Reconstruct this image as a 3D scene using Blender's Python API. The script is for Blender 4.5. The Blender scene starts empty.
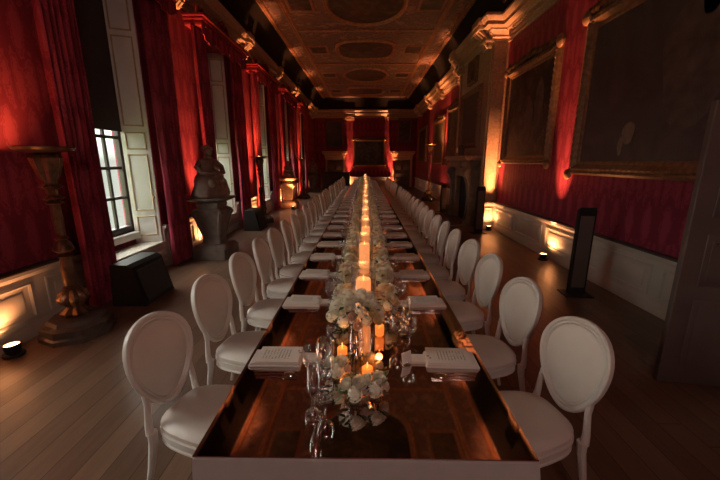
import bpy, math, random
from mathutils import Vector, Matrix
PI = math.pi
rnd = random.Random(7)
SC = bpy.context.scene
COL = SC.collection
R = math.radians

# ---------------------------------------------------------------- materials
def new_mat(name):
    m = bpy.data.materials.new(name); m.use_nodes = True
    nt = m.node_tree
    return m, nt, nt.nodes['Principled BSDF'], nt.nodes['Material Output']
def lk(nt, a, b): nt.links.new(a, b)
def nd(nt, t, **k):
    n = nt.nodes.new(t)
    for a, v in k.items(): setattr(n, a, v)
    return n
def math_n(nt, op, a, b=None, c=None):
    n = nd(nt, 'ShaderNodeMath', operation=op)
    for i, v in enumerate((a, b, c)):
        if v is None: continue
        if isinstance(v, (int, float)): n.inputs[i].default_value = v
        else: lk(nt, v, n.inputs[i])
    return n.outputs[0]
def ramp(nt, fac, stops):
    n = nd(nt, 'ShaderNodeValToRGB'); e = n.color_ramp.elements
    while len(e) < len(stops): e.new(.5)
    for i, (p, c) in enumerate(stops):
        e[i].position = p; e[i].color = (*c, 1)
    lk(nt, fac, n.inputs[0]); return n.outputs[0]
def coords(nt, kind='Object'):
    return nd(nt, 'ShaderNodeTexCoord').outputs[kind]
def noise(nt, vec, scale, detail=3, dist=0.0, mapscale=None):
    if mapscale:
        mp = nd(nt, 'ShaderNodeMapping'); mp.inputs['Scale'].default_value = mapscale
        lk(nt, vec, mp.inputs[0]); vec = mp.outputs[0]
    n = nd(nt, 'ShaderNodeTexNoise'); n.inputs['Scale'].default_value = scale
    n.inputs['Detail'].default_value = detail; n.inputs['Distortion'].default_value = dist
    lk(nt, vec, n.inputs['Vector']); return n.outputs['Fac']
def bump(nt, h, bs, strength=.3, dist=.01):
    b = nd(nt, 'ShaderNodeBump'); b.inputs['Strength'].default_value = strength; b.inputs['Distance'].default_value = dist
    lk(nt, h, b.inputs['Height']); lk(nt, b.outputs[0], bs.inputs['Normal'])
def simple(name, c, rough=.5, metal=0., var=.12, nscale=12, emis=None, es=0., spec=.5, bmp=0.):
    m, nt, b, o = new_mat(name)
    n = noise(nt, coords(nt), nscale)
    c0 = tuple(x*(1-var) for x in c); c1 = tuple(min(1, x*(1+var)) for x in c)
    lk(nt, ramp(nt, n, [(.3, c0), (.7, c1)]), b.inputs['Base Color'])
    b.inputs['Roughness'].default_value = rough; b.inputs['Metallic'].default_value = metal
    b.inputs['Specular IOR Level'].default_value = spec
    if emis:
        b.inputs['Emission Color'].default_value = (*emis, 1); b.inputs['Emission Strength'].default_value = es
    if bmp: bump(nt, n, b, bmp)
    return m
def damask(name, c0, c1, cloth=False):
    m, nt, b, o = new_mat(name)
    sx = nd(nt, 'ShaderNodeSeparateXYZ'); lk(nt, coords(nt), sx.inputs[0])
    u = math_n(nt, 'MULTIPLY', math_n(nt, 'ADD', sx.outputs[0], sx.outputs[1]), 2*PI/.62)
    v = math_n(nt, 'MULTIPLY', sx.outputs[2], 2*PI/1.15)
    cv = math_n(nt, 'COSINE', v); cu = math_n(nt, 'COSINE', u)
    nn = noise(nt, coords(nt), 9, 4, 1.2)
    f = math_n(nt, 'ADD', math_n(nt, 'MULTIPLY', cu, cv), math_n(nt, 'MULTIPLY', math_n(nt, 'COSINE', math_n(nt, 'MULTIPLY', u, 3)), .4))
    f = math_n(nt, 'ADD', math_n(nt, 'ABSOLUTE', f), math_n(nt, 'MULTIPLY', math_n(nt, 'SUBTRACT', nn, .5), 1.6))
    lk(nt, ramp(nt, f, [(.28, c0), (.42, c1), (.62, c0), (.7, c1)]), b.inputs['Base Color'])
    b.inputs['Roughness'].default_value = .55 if not cloth else .5
    b.inputs['Specular IOR Level'].default_value = .12
    return m
def wood_floor():
    m, nt, b, o = new_mat('oak_boards')
    sx = nd(nt, 'ShaderNodeSeparateXYZ'); lk(nt, coords(nt), sx.inputs[0])
    w = .19
    xi = math_n(nt, 'FLOOR', math_n(nt, 'DIVIDE', sx.outputs[0], w))
    fx = math_n(nt, 'FRACT', math_n(nt, 'DIVIDE', sx.outputs[0], w))
    off = math_n(nt, 'FRACT', math_n(nt, 'MULTIPLY', math_n(nt, 'SINE', math_n(nt, 'MULTIPLY', xi, 12.9898)), 43758.5))
    yy = math_n(nt, 'ADD', math_n(nt, 'DIVIDE', sx.outputs[1], 2.6), math_n(nt, 'MULTIPLY', off, 3.0))
    yi = math_n(nt, 'FLOOR', yy); fy = math_n(nt, 'FRACT', yy)
    cb = nd(nt, 'ShaderNodeCombineXYZ'); lk(nt, xi, cb.inputs[0]); lk(nt, yi, cb.inputs[1])
    wn = nd(nt, 'ShaderNodeTexWhiteNoise'); lk(nt, cb.outputs[0], wn.inputs['Vector'])
    gr = noise(nt, coords(nt), 3, 5, .4, (9, .8, 1))
    t = math_n(nt, 'ADD', math_n(nt, 'MULTIPLY', wn.outputs['Value'], .5), math_n(nt, 'MULTIPLY', gr, .6))
    base = ramp(nt, t, [(.15, (.09, .047, .03)), (.55, (.145, .08, .05)), (.95, (.21, .125, .08))])
    gap = math_n(nt, 'MAXIMUM', math_n(nt, 'LESS_THAN', fx, .035), math_n(nt, 'LESS_THAN', fy, .003))
    mx = nd(nt, 'ShaderNodeMix', data_type='RGBA'); lk(nt, gap, mx.inputs['Factor'])
    lk(nt, base, mx.inputs['A']); mx.inputs['B'].default_value = (.035, .02, .012, 1)
    lk(nt, mx.outputs['Result'], b.inputs['Base Color'])
    b.inputs['Roughness'].default_value = .30
    bump(nt, math_n(nt, 'SUBTRACT', gr, gap), b, .15, .004)
    return m
def ceiling_paint():
    m, nt, b, o = new_mat('painted_ceiling')
    c = coords(nt)
    n1 = noise(nt, c, 1.6, 6, 2.2); n2 = noise(nt, c, 7, 5, 1.5)
    vo = nd(nt, 'ShaderNodeTexVoronoi', feature='SMOOTH_F1'); vo.inputs['Scale'].default_value = 3.2; lk(nt, c, vo.inputs['Vector'])
    f = math_n(nt, 'ADD', math_n(nt, 'MULTIPLY', n1, .55), math_n(nt, 'ADD', math_n(nt, 'MULTIPLY', n2, .3), math_n(nt, 'MULTIPLY', vo.outputs['Distance'], .35)))
    lk(nt, ramp(nt, f, [(.38, (.12, .066, .06)), (.5, (.29, .15, .12)), (.6, (.18, .095, .085)), (.7, (.42, .23, .165))]), b.inputs['Base Color'])
    b.inputs['Roughness'].default_value = .7
    return m
def painting(name, stops, scale=1.2, seed=0.):
    m, nt, b, o = new_mat(name)
    mp = nd(nt, 'ShaderNodeMapping'); mp.inputs['Location'].default_value = (seed, seed*1.7, seed*.6); lk(nt, coords(nt), mp.inputs[0])
    f = math_n(nt, 'ADD', math_n(nt, 'MULTIPLY', noise(nt, mp.outputs[0], scale, 5, 1.8), .75), math_n(nt, 'MULTIPLY', noise(nt, mp.outputs[0], scale*6, 3, .5), .25))
    lk(nt, ramp(nt, f, stops), b.inputs['Base Color'])
    b.inputs['Roughness'].default_value = .45
    return m
def glass_mat(name, tint=(1, 1, 1), rough=.02, ior=1.5, k=1.0):
    m = bpy.data.materials.new(name); m.use_nodes = True; nt = m.node_tree; nt.nodes.clear()
    o = nd(nt, 'ShaderNodeOutputMaterial'); mx = nd(nt, 'ShaderNodeMixShader')
    tr = nd(nt, 'ShaderNodeBsdfTransparent'); tr.inputs[0].default_value = (*tint, 1)
    gl = nd(nt, 'ShaderNodeBsdfGlossy'); gl.inputs['Roughness'].default_value = rough
    lw = nd(nt, 'ShaderNodeLayerWeight'); lw.inputs[0].default_value = .5
    f0 = ((ior-1)/(ior+1))**2*k
    fac = math_n(nt, 'MINIMUM', math_n(nt, 'MULTIPLY_ADD', math_n(nt, 'POWER', lw.outputs['Facing'], 4.0), .7, f0), 1.0)
    lk(nt, fac, mx.inputs[0]); lk(nt, tr.outputs[0], mx.inputs[1]); lk(nt, gl.outputs[0], mx.inputs[2]); lk(nt, mx.outputs[0], o.inputs[0])
    return m
def paper_mat():
    m, nt, b, o = new_mat('menu_paper')
    sx = nd(nt, 'ShaderNodeSeparateXYZ'); lk(nt, coords(nt), sx.inputs[0])
    row = math_n(nt, 'FRACT', math_n(nt, 'MULTIPLY', sx.outputs[0], 62))
    line = math_n(nt, 'LESS_THAN', row, .38)
    ins = math_n(nt, 'LESS_THAN', math_n(nt, 'ABSOLUTE', sx.outputs[1]), .045)
    ins = math_n(nt, 'MULTIPLY', ins, math_n(nt, 'LESS_THAN', sx.outputs[0], .06))
    ins = math_n(nt, 'MULTIPLY', ins, math_n(nt, 'GREATER_THAN', sx.outputs[0], -.09))
    wd = math_n(nt, 'GREATER_THAN', noise(nt, coords(nt), 40, 1, 0, (.6, 3, 1)), .43)
    f = math_n(nt, 'MULTIPLY', math_n(nt, 'MULTIPLY', line, ins), wd)
    mx = nd(nt, 'ShaderNodeMix', data_type='RGBA'); lk(nt, f, mx.inputs['Factor'])
    mx.inputs['A'].default_value = (.64, .57, .51, 1); mx.inputs['B'].default_value = (.34, .30, .27, 1)
    lk(nt, mx.outputs['Result'], b.inputs['Base Color']); b.inputs['Roughness'].default_value = .7
    return m

M = {}
M['red_wall'] = damask('red_damask_wall', (.205, .024, .048), (.32, .046, .078))
M['curtain'] = damask('red_damask_curtain', (.22, .024, .046), (.36, .046, .076), True)
M['pelmet'] = simple('red_pelmet', (.20, .014, .022), .45, var=.25, spec=.25)
M['floor'] = wood_floor()
M['ceiling'] = ceiling_paint()
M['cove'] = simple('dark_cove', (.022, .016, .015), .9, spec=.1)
M['cornice'] = simple('gilded_cornice', (.44, .27, .18), .45, 0, .25, 20)
M['gilt'] = simple('dull_gilt', (.24, .125, .065), .45, .3, .3, 16)
M['gilt_relief'] = simple('gilded_ceiling_moulding', (.45, .19, .10), .5, 0., .3, 10)
M['dado'] = simple('cream_dado_paint', (.55, .49, .42), .42, 0, .06, 3)
M['dado_dark'] = simple('dark_rail', (.05, .03, .025), .5)
M['white_paint'] = simple('shutter_paint', (.80, .79, .74), .45, 0, .05, 3)
M['shutter_line'] = simple('gilded_shutter_bead', (.5, .38, .22), .4, .1)
M['sash'] = simple('silhouette_dark_sash', (.05, .035, .03), .5)  # backlit silhouette of the window bars put into their colour
M['blind'] = simple('dark_blind_cloth', (.05, .04, .04), .85)
M['glass'] = glass_mat('window_glass', (.97, 1, .97))
M['clear'] = glass_mat('clear_crystal', (.99, .99, .99), .05, 1.6, 3.6)
M['hurricane'] = glass_mat('hurricane_glass', (.88, .86, .83), .3, 1.5, 4.5)
M['water'] = glass_mat('water', (.9, .95, .92), .02, 1.33)
M['chair'] = simple('white_chair_lacquer', (.63, .575, .525), .32, 0, .03, 4)
M['chair_pad'] = simple('ivory_chair_pad', (.64, .575, .515), .42, 0, .03, 8)
M['cloth'] = simple('white_table_linen', (.45, .40, .38), .8, 0, .04, 20)
M['mirror'] = simple('dark_mirror_top', (.60, .53, .52), .035, 1., .03, 2)
M['napkin'] = simple('white_napkin', (.62, .56, .51), .85, 0, .04, 30)
M['paper'] = paper_mat()
M['card'] = simple('white_card', (.8, .77, .72), .6, 0, .02)
M['ink'] = simple('grey_ink', (.22, .2, .19), .6)
M['steel'] = simple('silver_cutlery', (.7, .66, .62), .18, 1., .04)
M['bronze'] = simple('dark_gilt_bronze', (.17, .088, .05), .3, .65, .35, 14)
M['ebony'] = simple('dark_carved_wood', (.07, .05, .042), .42, 0, .3, 10)
M['stone'] = simple('dark_marble', (.15, .11, .092), .45, 0, .3, 6, bmp=.1)
M['stone_red'] = simple('warm_marble', (.34, .2, .13), .4, 0, .25, 6)
M['statue'] = simple('brown_statue_stone', (.23, .145, .115), .55, 0, .2, 9)
M['fire_stone'] = simple('chimneypiece_marble', (.21, .17, .13), .35, 0, .3, 5)
M['firebox_black'] = simple('near_black_sheet', (.012, .01, .01), .9)
M['black'] = simple('black_board', (.022, .019, .018), .5, spec=.2)
M['blackcloth'] = simple('black_bar_cloth', (.035, .03, .03), .8)
M['door'] = simple('dark_brown_door', (.12, .085, .075), .5, 0, .15, 3)
M['brass'] = simple('brass', (.7, .5, .2), .25, 1.)
M['lens'] = simple('lit_lamp_lens', (1, .7, .35), .4, emis=(1, .55, .2), es=14)
M['wax'] = simple('glowing_candle_wax', (.6, .33, .2), .5, emis=(1, .33, .105), es=.85)
M['flame'] = simple('candle_flame', (1, .8, .4), .5, emis=(1, .45, .16), es=1.4)
M['tealight'] = simple('glowing_tealight', (.6, .28, .13), .5, emis=(1, .30, .08), es=.75)
M['amberglass'] = glass_mat('amber_votive_glass', (1, .72, .42), .08, 1.5, 1.4)
M['petal_w'] = simple('cream_petals', (.82, .77, .62), .6, 0, .1, 25)
M['petal_y'] = simple('butter_petals', (.72, .58, .34), .6, 0, .12, 25)
M['petal_p'] = simple('blush_petals', (.66, .48, .38), .6, 0, .12, 25)
M['leaf'] = simple('dark_green_leaf', (.045, .085, .03), .5, 0, .3, 14)
M['leaf_pale'] = simple('sage_leaf', (.17, .21, .12), .55, 0, .25, 14)
M['grass'] = simple('lawn', (.12, .20, .05), .9, 0, .3, 3)
M['paint_dark'] = painting('canvas_dark', [(.35, (.05, .038, .038)), (.55, (.08, .06, .06)), (.72, (.11, .08, .07))], .9, 3)
M['paint_group'] = painting('canvas_group', [(.35, (.02, .014, .012)), (.52, (.05, .03, .022)), (.62, (.13, .085, .06)), (.7, (.03, .02, .018))], 2.2, 8)
M['paint_land'] = painting('canvas_landscape', [(.35, (.018, .018, .016)), (.52, (.07, .055, .04)), (.62, (.16, .12, .085)), (.72, (.03, .025, .02))], 1.6, 12)
M['paint_ceil'] = painting('ceiling_scene', [(.35, (.025, .016, .014)), (.5, (.07, .04, .028)), (.62, (.17, .09, .055)), (.72, (.045, .028, .022))], 1.5, 5)
M['flesh'] = simple('painted_face_tone', (.24, .17, .12), .5, 0, .2)
M['robe'] = simple('painted_robe_tone', (.10, .07, .06), .5, 0, .4, 5)

# ---------------------------------------------------------------- mesh builder
class MB:
    def __init__(s): s.v = []; s.f = []
    def add(s, vs, fs):
        o = len(s.v); s.v += [tuple(p) for p in vs]; s.f += [tuple(i+o for i in f) for f in fs]; return s
    def box(s, x0, x1, y0, y1, z0, z1, mat=None):
        p = [Vector((x, y, z)) for z in (z0, z1) for x, y in ((x0, y0), (x1, y0), (x1, y1), (x0, y1))]
        if mat: p = [mat @ q for q in p]
        return s.add(p, [(3, 2, 1, 0), (4, 5, 6, 7), (0, 1, 5, 4), (1, 2, 6, 5), (2, 3, 7, 6), (3, 0, 4, 7)])
    def bbox(s, x0, x1, y0, y1, z0, z1, b=.01, mat=None):   # chamfered box
        def ring(z, i): return [(x0+i, y0+b, z), (x0+b, y0+i, z), (x1-b, y0+i, z), (x1-i, y0+b, z), (x1-i, y1-b, z), (x1-b, y1-i, z), (x0+b, y1-i, z), (x0+i, y1-b, z)]
        return s.loft([ring(z0, b*.6), ring(z0+b, 0), ring(z1-b, 0), ring(z1, b*.6)], mat=mat)
    def loft(s, rings, cap=True, close=True, mat=None, closed_path=False):
        n = len(rings[0]); vs = [Vector(p) for r in rings for p in r]
        if mat: vs = [mat @ p for p in vs]
        fs = []
        m = len(rings)
        for i in range(m if closed_path else m-1):
            j = (i+1) % m
            for k in range(n if close else n-1):
                l = (k+1) % n; fs.append((i*n+k, i*n+l, j*n+l, j*n+k))
        if cap and close and not closed_path:
            fs.append(tuple(range(n-1, -1, -1))); fs.append(tuple(range((m-1)*n, m*n)))
        return s.add(vs, fs)
    def lathe(s, prof, n=16, at=(0, 0, 0), mod=None, mat=None, cap=True):
        rings = []
        for r, z in prof:
            rings.append([(at[0]+r*(mod(k, z) if mod else 1)*math.cos(2*PI*k/n), at[1]+r*(mod(k, z) if mod else 1)*math.sin(2*PI*k/n), at[2]+z) for k in range(n)])
        return s.loft(rings, cap=cap, mat=mat)
    def sq(s, prof, at=(0, 0, 0), c=.12, mat=None):          # square sections with chamfered corners; prof (hx,hy,z)
        rings = []
        for hx, hy, z in prof:
            k = min(hx, hy)*c
            rings.append([(at[0]+a, at[1]+b, at[2]+z) for a, b in ((-hx, -hy+k), (-hx+k, -hy), (hx-k, -hy), (hx, -hy+k), (hx, hy-k), (hx-k, hy), (-hx+k, hy), (-hx, hy-k))])
        return s.loft(rings, mat=mat)
    def tube(s, pts, rad, n=8, sxy=None):
        pts = [Vector(p) for p in pts]; rings = []
        if not hasattr(rad, '__len__'): rad = [rad]*len(pts)
        for i, p in enumerate(pts):
            t = (pts[min(i+1, len(pts)-1)]-pts[max(i-1, 0)]).normalized()
            up = Vector((0, 1, 0)) if abs(t.y) < .9 else Vector((1, 0, 0))
            a = t.cross(up).normalized(); b = t.cross(a).normalized()
            kx, ky = sxy or (1, 1)
            rings.append([p+(a*math.cos(2*PI*k/n)*kx+b*math.sin(2*PI*k/n)*ky)*rad[i] for k in range(n)])
        return s.loft(rings)
    def sweep(s, path, prof, closed=False):
        # path: list of (P, N, F); prof: list of (a,b) -> P+a*N+b*F
        rings = [[P+a*N+b*F for a, b in prof] for P, N, F in path]
        return s.loft(rings, cap=not closed, closed_path=closed)
    def ball(s, c, r, n=10, m=6, sc=(1, 1, 1)):
        rings = []
        for i in range(m+1):
            a = -PI/2+PI*i/m; rr = max(math.cos(a), .02)
            rings.append([(c[0]+r*sc[0]*rr*math.cos(2*PI*k/n), c[1]+r*sc[1]*rr*math.sin(2*PI*k/n), c[2]+r*sc[2]*math.sin(a)) for k in range(n)])
        return s.loft(rings)
    def mesh(s, name, mat, smooth=35):
        me = bpy.data.meshes.new(name); me.from_pydata(s.v, [], s.f); me.materials.append(mat)
        if smooth:
            for p in me.polygons: p.use_smooth = True
            me.set_sharp_from_angle(angle=R(smooth))
        me.update(); return me
    def build(s, name, mat, parent=None, loc=(0, 0, 0), smooth=35, rot=None):
        return obj(name, s.mesh(name, mat, smooth), parent, loc, rot)
def fixn(me):
    import bmesh
    b = bmesh.new(); b.from_mesh(me); bmesh.ops.recalc_face_normals(b, faces=b.faces); b.to_mesh(me); b.free()
def obj(name, me, parent=None, loc=(0, 0, 0), rot=None):
    if me not in DONE: DONE.add(me); fixn(me)
    o = bpy.data.objects.new(name, me); COL.objects.link(o); o.location = loc
    if rot: o.rotation_euler = rot
    if parent: o.parent = parent
    return o
DONE = set()
def tag(o, label=None, cat=None, group=None, kind=None):
    for k, v in (('label', label), ('category', cat), ('group', group), ('kind', kind)):
        if v: o[k] = v
    return o
def thing(name, label, cat, loc=(0, 0, 0), rz=0, group=None):
    o = bpy.data.objects.new(name, None); COL.objects.link(o); o.location = loc; o.rotation_euler = (0, 0, rz)
    o.empty_display_size = .1
    return tag(o, label, cat, group)
def struct(o): o['kind'] = 'structure'; return o
def copy_tree(o, loc=None, rz=None, label=None, parent=None, scale=None):
    c = o.copy(); COL.objects.link(c)
    if parent: c.parent = parent
    if loc is not None: c.location = loc
    if rz is not None: c.rotation_euler = (0, 0, rz)
    if scale: c.scale = scale
    if label: c['label'] = label
    for ch in KIDS(o): copy_tree(ch, parent=c)
    return c
def KIDS(o):
    return [x for x in ALLK.get(o.name, [])] if o.name in ALLK else [x for x in o.children]
ALLK = {}
ORD = ['first', 'second', 'third', 'fourth', 'fifth', 'sixth', 'seventh', 'eighth', 'ninth', 'tenth', 'eleventh', 'twelfth', 'thirteenth', 'fourteenth', 'fifteenth', 'sixteenth', 'seventeenth', 'eighteenth', 'nineteenth', 'twentieth']
def pos_words(i, n):
    if i == 0: return 'nearest the camera'
    if i == n-1: return 'at the far end'
    if i < n/2: return ORD[i]+' from the near end'
    return ORD[n-1-i]+' from the far end'

# ---------------------------------------------------------------- room
XW = 3.9; YF = 27.4; YB = -4.5; PER = 3.85
WIN = [(5.0+PER*k, 6.45+PER*k) for k in range(-2, 5)]
ZT = 4.85; ZS = .5
struct(MB().box(-4.6, 4.2, YB-.3, YF+.3, -.2, 0).build('floor', M['floor'], smooth=0))
w = MB()
ys = YB-.3
for a, b in WIN:
    w.box(-4.6, -XW, ys, a, 0, 7); w.box(-4.6, -XW, a, b, ZT, 7); ys = b
    w.box(-4.6, -XW-.45, a, b, 0, .62)
w.box(-4.6, -XW, ys, YF+.3, 0, 7)
struct(w.build('wall_left', M['red_wall'], smooth=0))
struct(MB().box(XW, XW+.3, YB-.3, YF+.3, 0, 7).build('wall_right', M['red_wall'], smooth=0))
struct(MB().box(-XW, XW, YF, YF+.3, 0, 7).build('wall_far', M['red_wall'], smooth=0))
struct(MB().box(-XW, XW, YB-.3, YB, 0, 7).build('wall_near', M['red_wall'], smooth=0))
ce = struct(MB().box(-4.2, 4.2, YB-.3, YF+.3, 6.5, 6.8).build('ceiling', M['ceiling'], smooth=0))
struct(MB().box(-22, -5.4, -30, 60, -4.4, -4.2).build('trim_lawn', M['grass'], smooth=0))
bpy.data.objects['trim_lawn'].name = 'lawn_outside'

# chimney breast
BY0, BY1, BX = 10.35, 13.7, 3.48
struct(MB().box(BX, XW, BY0, BY1, 0, 5.6).build('wall_chimney_breast', M['cornice'], smooth=0))

# cornice: profile swept round a mitred path
CP = [(0, 5.15), (.03, 5.15), (.03, 5.22), (.07, 5.25), (.07, 5.30), (.12, 5.36), (.17, 5.40), (.17, 5.44), (.30, 5.47), (.30, 5.56), (.33, 5.58), (.39, 5.66), (.39, 5.72), (.36, 5.74), (0, 5.74)]
def path_sweep(pts, prof):
    pts = [Vector((x, y, 0)) for x, y in pts]; n = len(pts); rings = []
    for i, p in enumerate(pts):
        d0 = (p-pts[i-1]).normalized() if i else (pts[1]-p).normalized()
        d1 = (pts[i+1]-p).normalized() if i < n-1 else d0
        n0 = Vector((-d0.y, d0.x, 0)); n1 = Vector((-d1.y, d1.x, 0))
        b = n0+n1; b = b/ (b.dot(n0))
        rings.append([p+b*a+Vector((0, 0, z)) for a, z in prof])
    return MB().loft(rings)
struct(path_sweep([(XW, YB), (XW, BY0), (BX, BY0), (BX, BY1), (XW, BY1), (XW, YF), (-XW, YF), (-XW, YB)], CP).build('trim_1', M['cornice']))
# small dentil blocks and brackets of the cornice
dm = MB()
def dentil_line(x, y0, y1, side):
    y = y0
    while y < y1:
        a, b = sorted((x, x-side*.13)); dm.box(a, b, y, y+.05, 5.31, 5.355)
        y += .11
dentil_line(XW-.03, 4, BY0-.5, 1); dentil_line(BX-.03, BY0, BY1, 1); dentil_line(XW-.03, BY1+.4, YF, 1); dentil_line(-XW+.03, 4, YF, -1)
struct(dm.build('trim_2', M['cornice'], smooth=0))
bk = MB()
def bracket(x, y, side, wd=.34):
    S = side
    for dx, z0, z1, ww in ((.14, 5.0, 5.16, wd), (.24, 5.16, 5.24, wd+.06), (.44, 5.46, 5.57, wd+.06), (.47, 5.57, 5.74, wd+.1)):
        a, b = sorted((x, x-S*dx)); bk.bbox(a, b, y-ww/2, y+ww/2, z0, z1, .012)
    for k in range(3):
        yy = y-wd/2+.06+k*(wd-.12)/2
        bk.tube([(x-S*.12, yy, 5.02), (x-S*.2, yy, 5.1), (x-S*.2, yy, 5.3), (x-S*.36, yy, 5.44), (x-S*.4, yy, 5.5)], [.03, .04, .035, .05, .03], 6)
for y in (3.8, 7.65, 11.5, 15.35, 19.2, 23.05, 26.2): bracket(-XW, y, -1)
for y in (6.95, 15.0, 18.3, 21.6, 25): bracket(XW, y, 1)
bracket(BX, BY0+.3, 1, .5); bracket(BX, BY1-.3, 1, .5)
for x in (-1.25, 2.05):
    for dy, z0, z1 in ((.14, 5.0, 5.16), (.24, 5.16, 5.26), (.45, 5.44, 5.57), (.48, 5.57, 5.74)):
        bk.bbox(x-.42, x+.42, YF-dy, YF, z0, z1, .012)
struct(bk.build('trim_3', M['cornice']))
# cove between cornice and ceiling
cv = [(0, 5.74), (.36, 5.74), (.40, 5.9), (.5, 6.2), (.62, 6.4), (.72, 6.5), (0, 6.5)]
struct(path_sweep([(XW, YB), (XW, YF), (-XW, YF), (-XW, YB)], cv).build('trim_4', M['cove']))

# ceiling relief and painted scenes
def relief_rect(x0, x1, y0, y1, w_, h=.05):
    prof = [(0, 0), (0, -h*.5), (w_*.25, -h), (w_*.45, -h*.6), (w_*.55, -h*.6), (w_*.75, -h), (w_, -h*.5), (w_, 0)]
    c = [(x0, y0), (x1, y0), (x1, y1), (x0, y1)]; s = [(1, 1), (-1, 1), (-1, -1), (1, -1)]
    rings = [[Vector((p[0]+q[0]*a, p[1]+q[1]*a, 6.5+z)) for a, z in prof] for p, q in zip(c, s)]
    return MB().loft(rings, closed_path=True)
def relief_ring(cx, cy, rx, ry, w_, h=.06, n=48, pw=1.0):
    prof = [(0, 0), (0, -h*.5), (w_*.25, -h), (w_*.45, -h*.6), (w_*.55, -h*.6), (w_*.75, -h), (w_, -h*.5), (w_, 0)]
    rings = []
    for k in range(n):
        a = 2*PI*k/n; ca, sa = math.cos(a), math.sin(a)
        ex = math.copysign(abs(ca)**pw, ca); ey = math.copysign(abs(sa)**pw, sa)
        rings.append([Vector((cx+ex*(rx-o), cy+ey*(ry-o), 6.5+z)) for o, z in prof])
    return MB().loft(rings, closed_path=True)
def ch(name, mb, mat, smooth=35): return mb.build(name, M[mat], ce, smooth=smooth)
ch('border_moulding', relief_rect(-3.12, 3.12, -2, 27.0, .12, .07), 'gilt_relief')
ch('border_moulding', relief_rect(-2.55, 2.55, -1.5, 26.4, .16, .06), 'gilt_relief')
def panel(cx, cy, rx, ry, pw=1.0, n=48):
    mb = MB(); pts = []
    for k in range(n):
        a = 2*PI*k/n; ca, sa = math.cos(a), math.sin(a)
        pts.append((cx+math.copysign(abs(ca)**pw, ca)*rx, cy+math.copysign(abs(sa)**pw, sa)*ry))
    mb.loft([[(x, y, 6.5) for x, y in pts], [(x, y, 6.488) for x, y in pts]])
    return mb
CY = [2.9, 7.1, 11.4, 15.7, 20.0, 24.3]
for i, cy in enumerate(CY):
    big = i % 2 == 0
    pw = 1.0 if big else .62
    ch('painted_scene', panel(0, cy, 1.12, 1.45 if big else 1.15, pw), 'paint_ceil')
    ch('medallion_moulding', relief_ring(0, cy, 1.26, 1.6 if big else 1.28, .16, .08, 48, pw), 'gilt_relief')
    for sx in (-1, 1):
        for dy in (0,):
            y0 = cy+dy-.42
            ch('small_painted_scene', MB().box(sx*1.95-.3, sx*1.95+.3, y0, y0+.84, 6.488, 6.5), 'paint_ceil', 0)
            ch('small_moulding', relief_rect(sx*1.95-.4, sx*1.95+.4, y0-.1, y0+.94, .08, .04), 'gilt_relief')
    ch('cross_moulding', MB().bbox(-2.4, 2.4, cy+2.02, cy+2.14, 6.45, 6.5, .015), 'gilt_relief')
    # scrolling leaf relief between the panels
    sc = MB()
    for sx in (-1, 1):
        for q in range(7):
            t0 = rnd.uniform(0, 6.28); px, py = sx*rnd.uniform(.15, 1.3), cy+2.1+rnd.uniform(-.35, .35)
            sc.tube([(px+.02*k*math.cos(t0+k*.55), py+.02*k*math.sin(t0+k*.55), 6.492) for k in range(1, 11)], [.018]*10, 5)
        for q in range(10):
            t0 = rnd.uniform(0, 6.28); px, py = sx*rnd.uniform(2.75, 2.95), cy-1.9+q*.42
            sc.tube([(px+.014*k*math.cos(t0+k*.6), py+.014*k*math.sin(t0+k*.6), 6.492) for k in range(1, 10)], [.016]*9, 5)
    ch('scrollwork', sc, 'gilt_relief')

# dado panelling
def dado(seg, name):
    (xa, ya), (xb, yb) = seg
    a, b = Vector((xa, ya, 0)), Vector((xb, yb, 0)); L = (b-a).length; d = (b-a)/L; nn = Vector((-d.y, d.x, 0))
    m4 = Matrix(((d.x, nn.x, 0, a.x), (d.y, nn.y, 0, a.y), (0, 0, 1, 0), (0, 0, 0, 1)))
    mb = MB()
    prof = [(0, 0), (.05, 0), (.05, .13), (.035, .16), (.03, .16), (.03, .70), (.045, .71), (.055, .735), (.08, .75), (.08, .79), (0, .79)]
    mb.loft([[Vector((0, q, z)) for q, z in prof], [Vector((L, q, z)) for q, z in prof]], mat=m4)
    n = max(1, round(L/1.55)); pl = L/n
    for k in range(n):
        x0, x1 = k*pl+.09, (k+1)*pl-.09
        if x1-x0 < .15: continue
        def fr(x0, x1, z0, z1, w_, q0, q1):
            pr = [(0, q0), (0, q1), (w_*.5, q1+.008), (w_, q1-.006), (w_, q0)]
            c = [(x0, z0), (x1, z0), (x1, z1), (x0, z1)]; s = [(1, 1), (-1, 1), (-1, -1), (1, -1)]
            mb.loft([[Vector((p[0]+t[0]*o, qq, p[1]+t[1]*o)) for o, qq in pr] for p, t in zip(c, s)], closed_path=True, mat=m4)
        fr(x0, x1, .22, .64, .035, .025, .045)
        mb.bbox(x0+.11, x1-.11, .028, .042, .31, .55, .008, m4)
    o = struct(mb.build(name, M['dado']))
    rl = MB(); rl.loft([[Vector((0, q, z)) for q, z in ((0, .79), (.095, .79), (.10, .80), (.095, .82), (0, .82))], [Vector((L, q, z)) for q, z in ((0, .79), (.095, .79), (.10, .80), (.095, .82), (0, .82))]], mat=m4)
    rl.build('dado_rail', M['dado_dark'], o)
nb = 5
segs = [((XW, YB), (XW, BY0)), ((XW, BY1), (XW, YF)), ((1.95, YF), (-1.2, YF))]
segs.append(((XW, BY0), (BX, BY0)))
ys = YB
for a, b in WIN:
    segs.append(((-XW, a), (-XW, ys))); ys = b
segs.append(((-XW, YF), (-XW, ys)))
for s_ in segs: dado(s_, 'trim_%d' % nb); nb += 1
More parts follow.
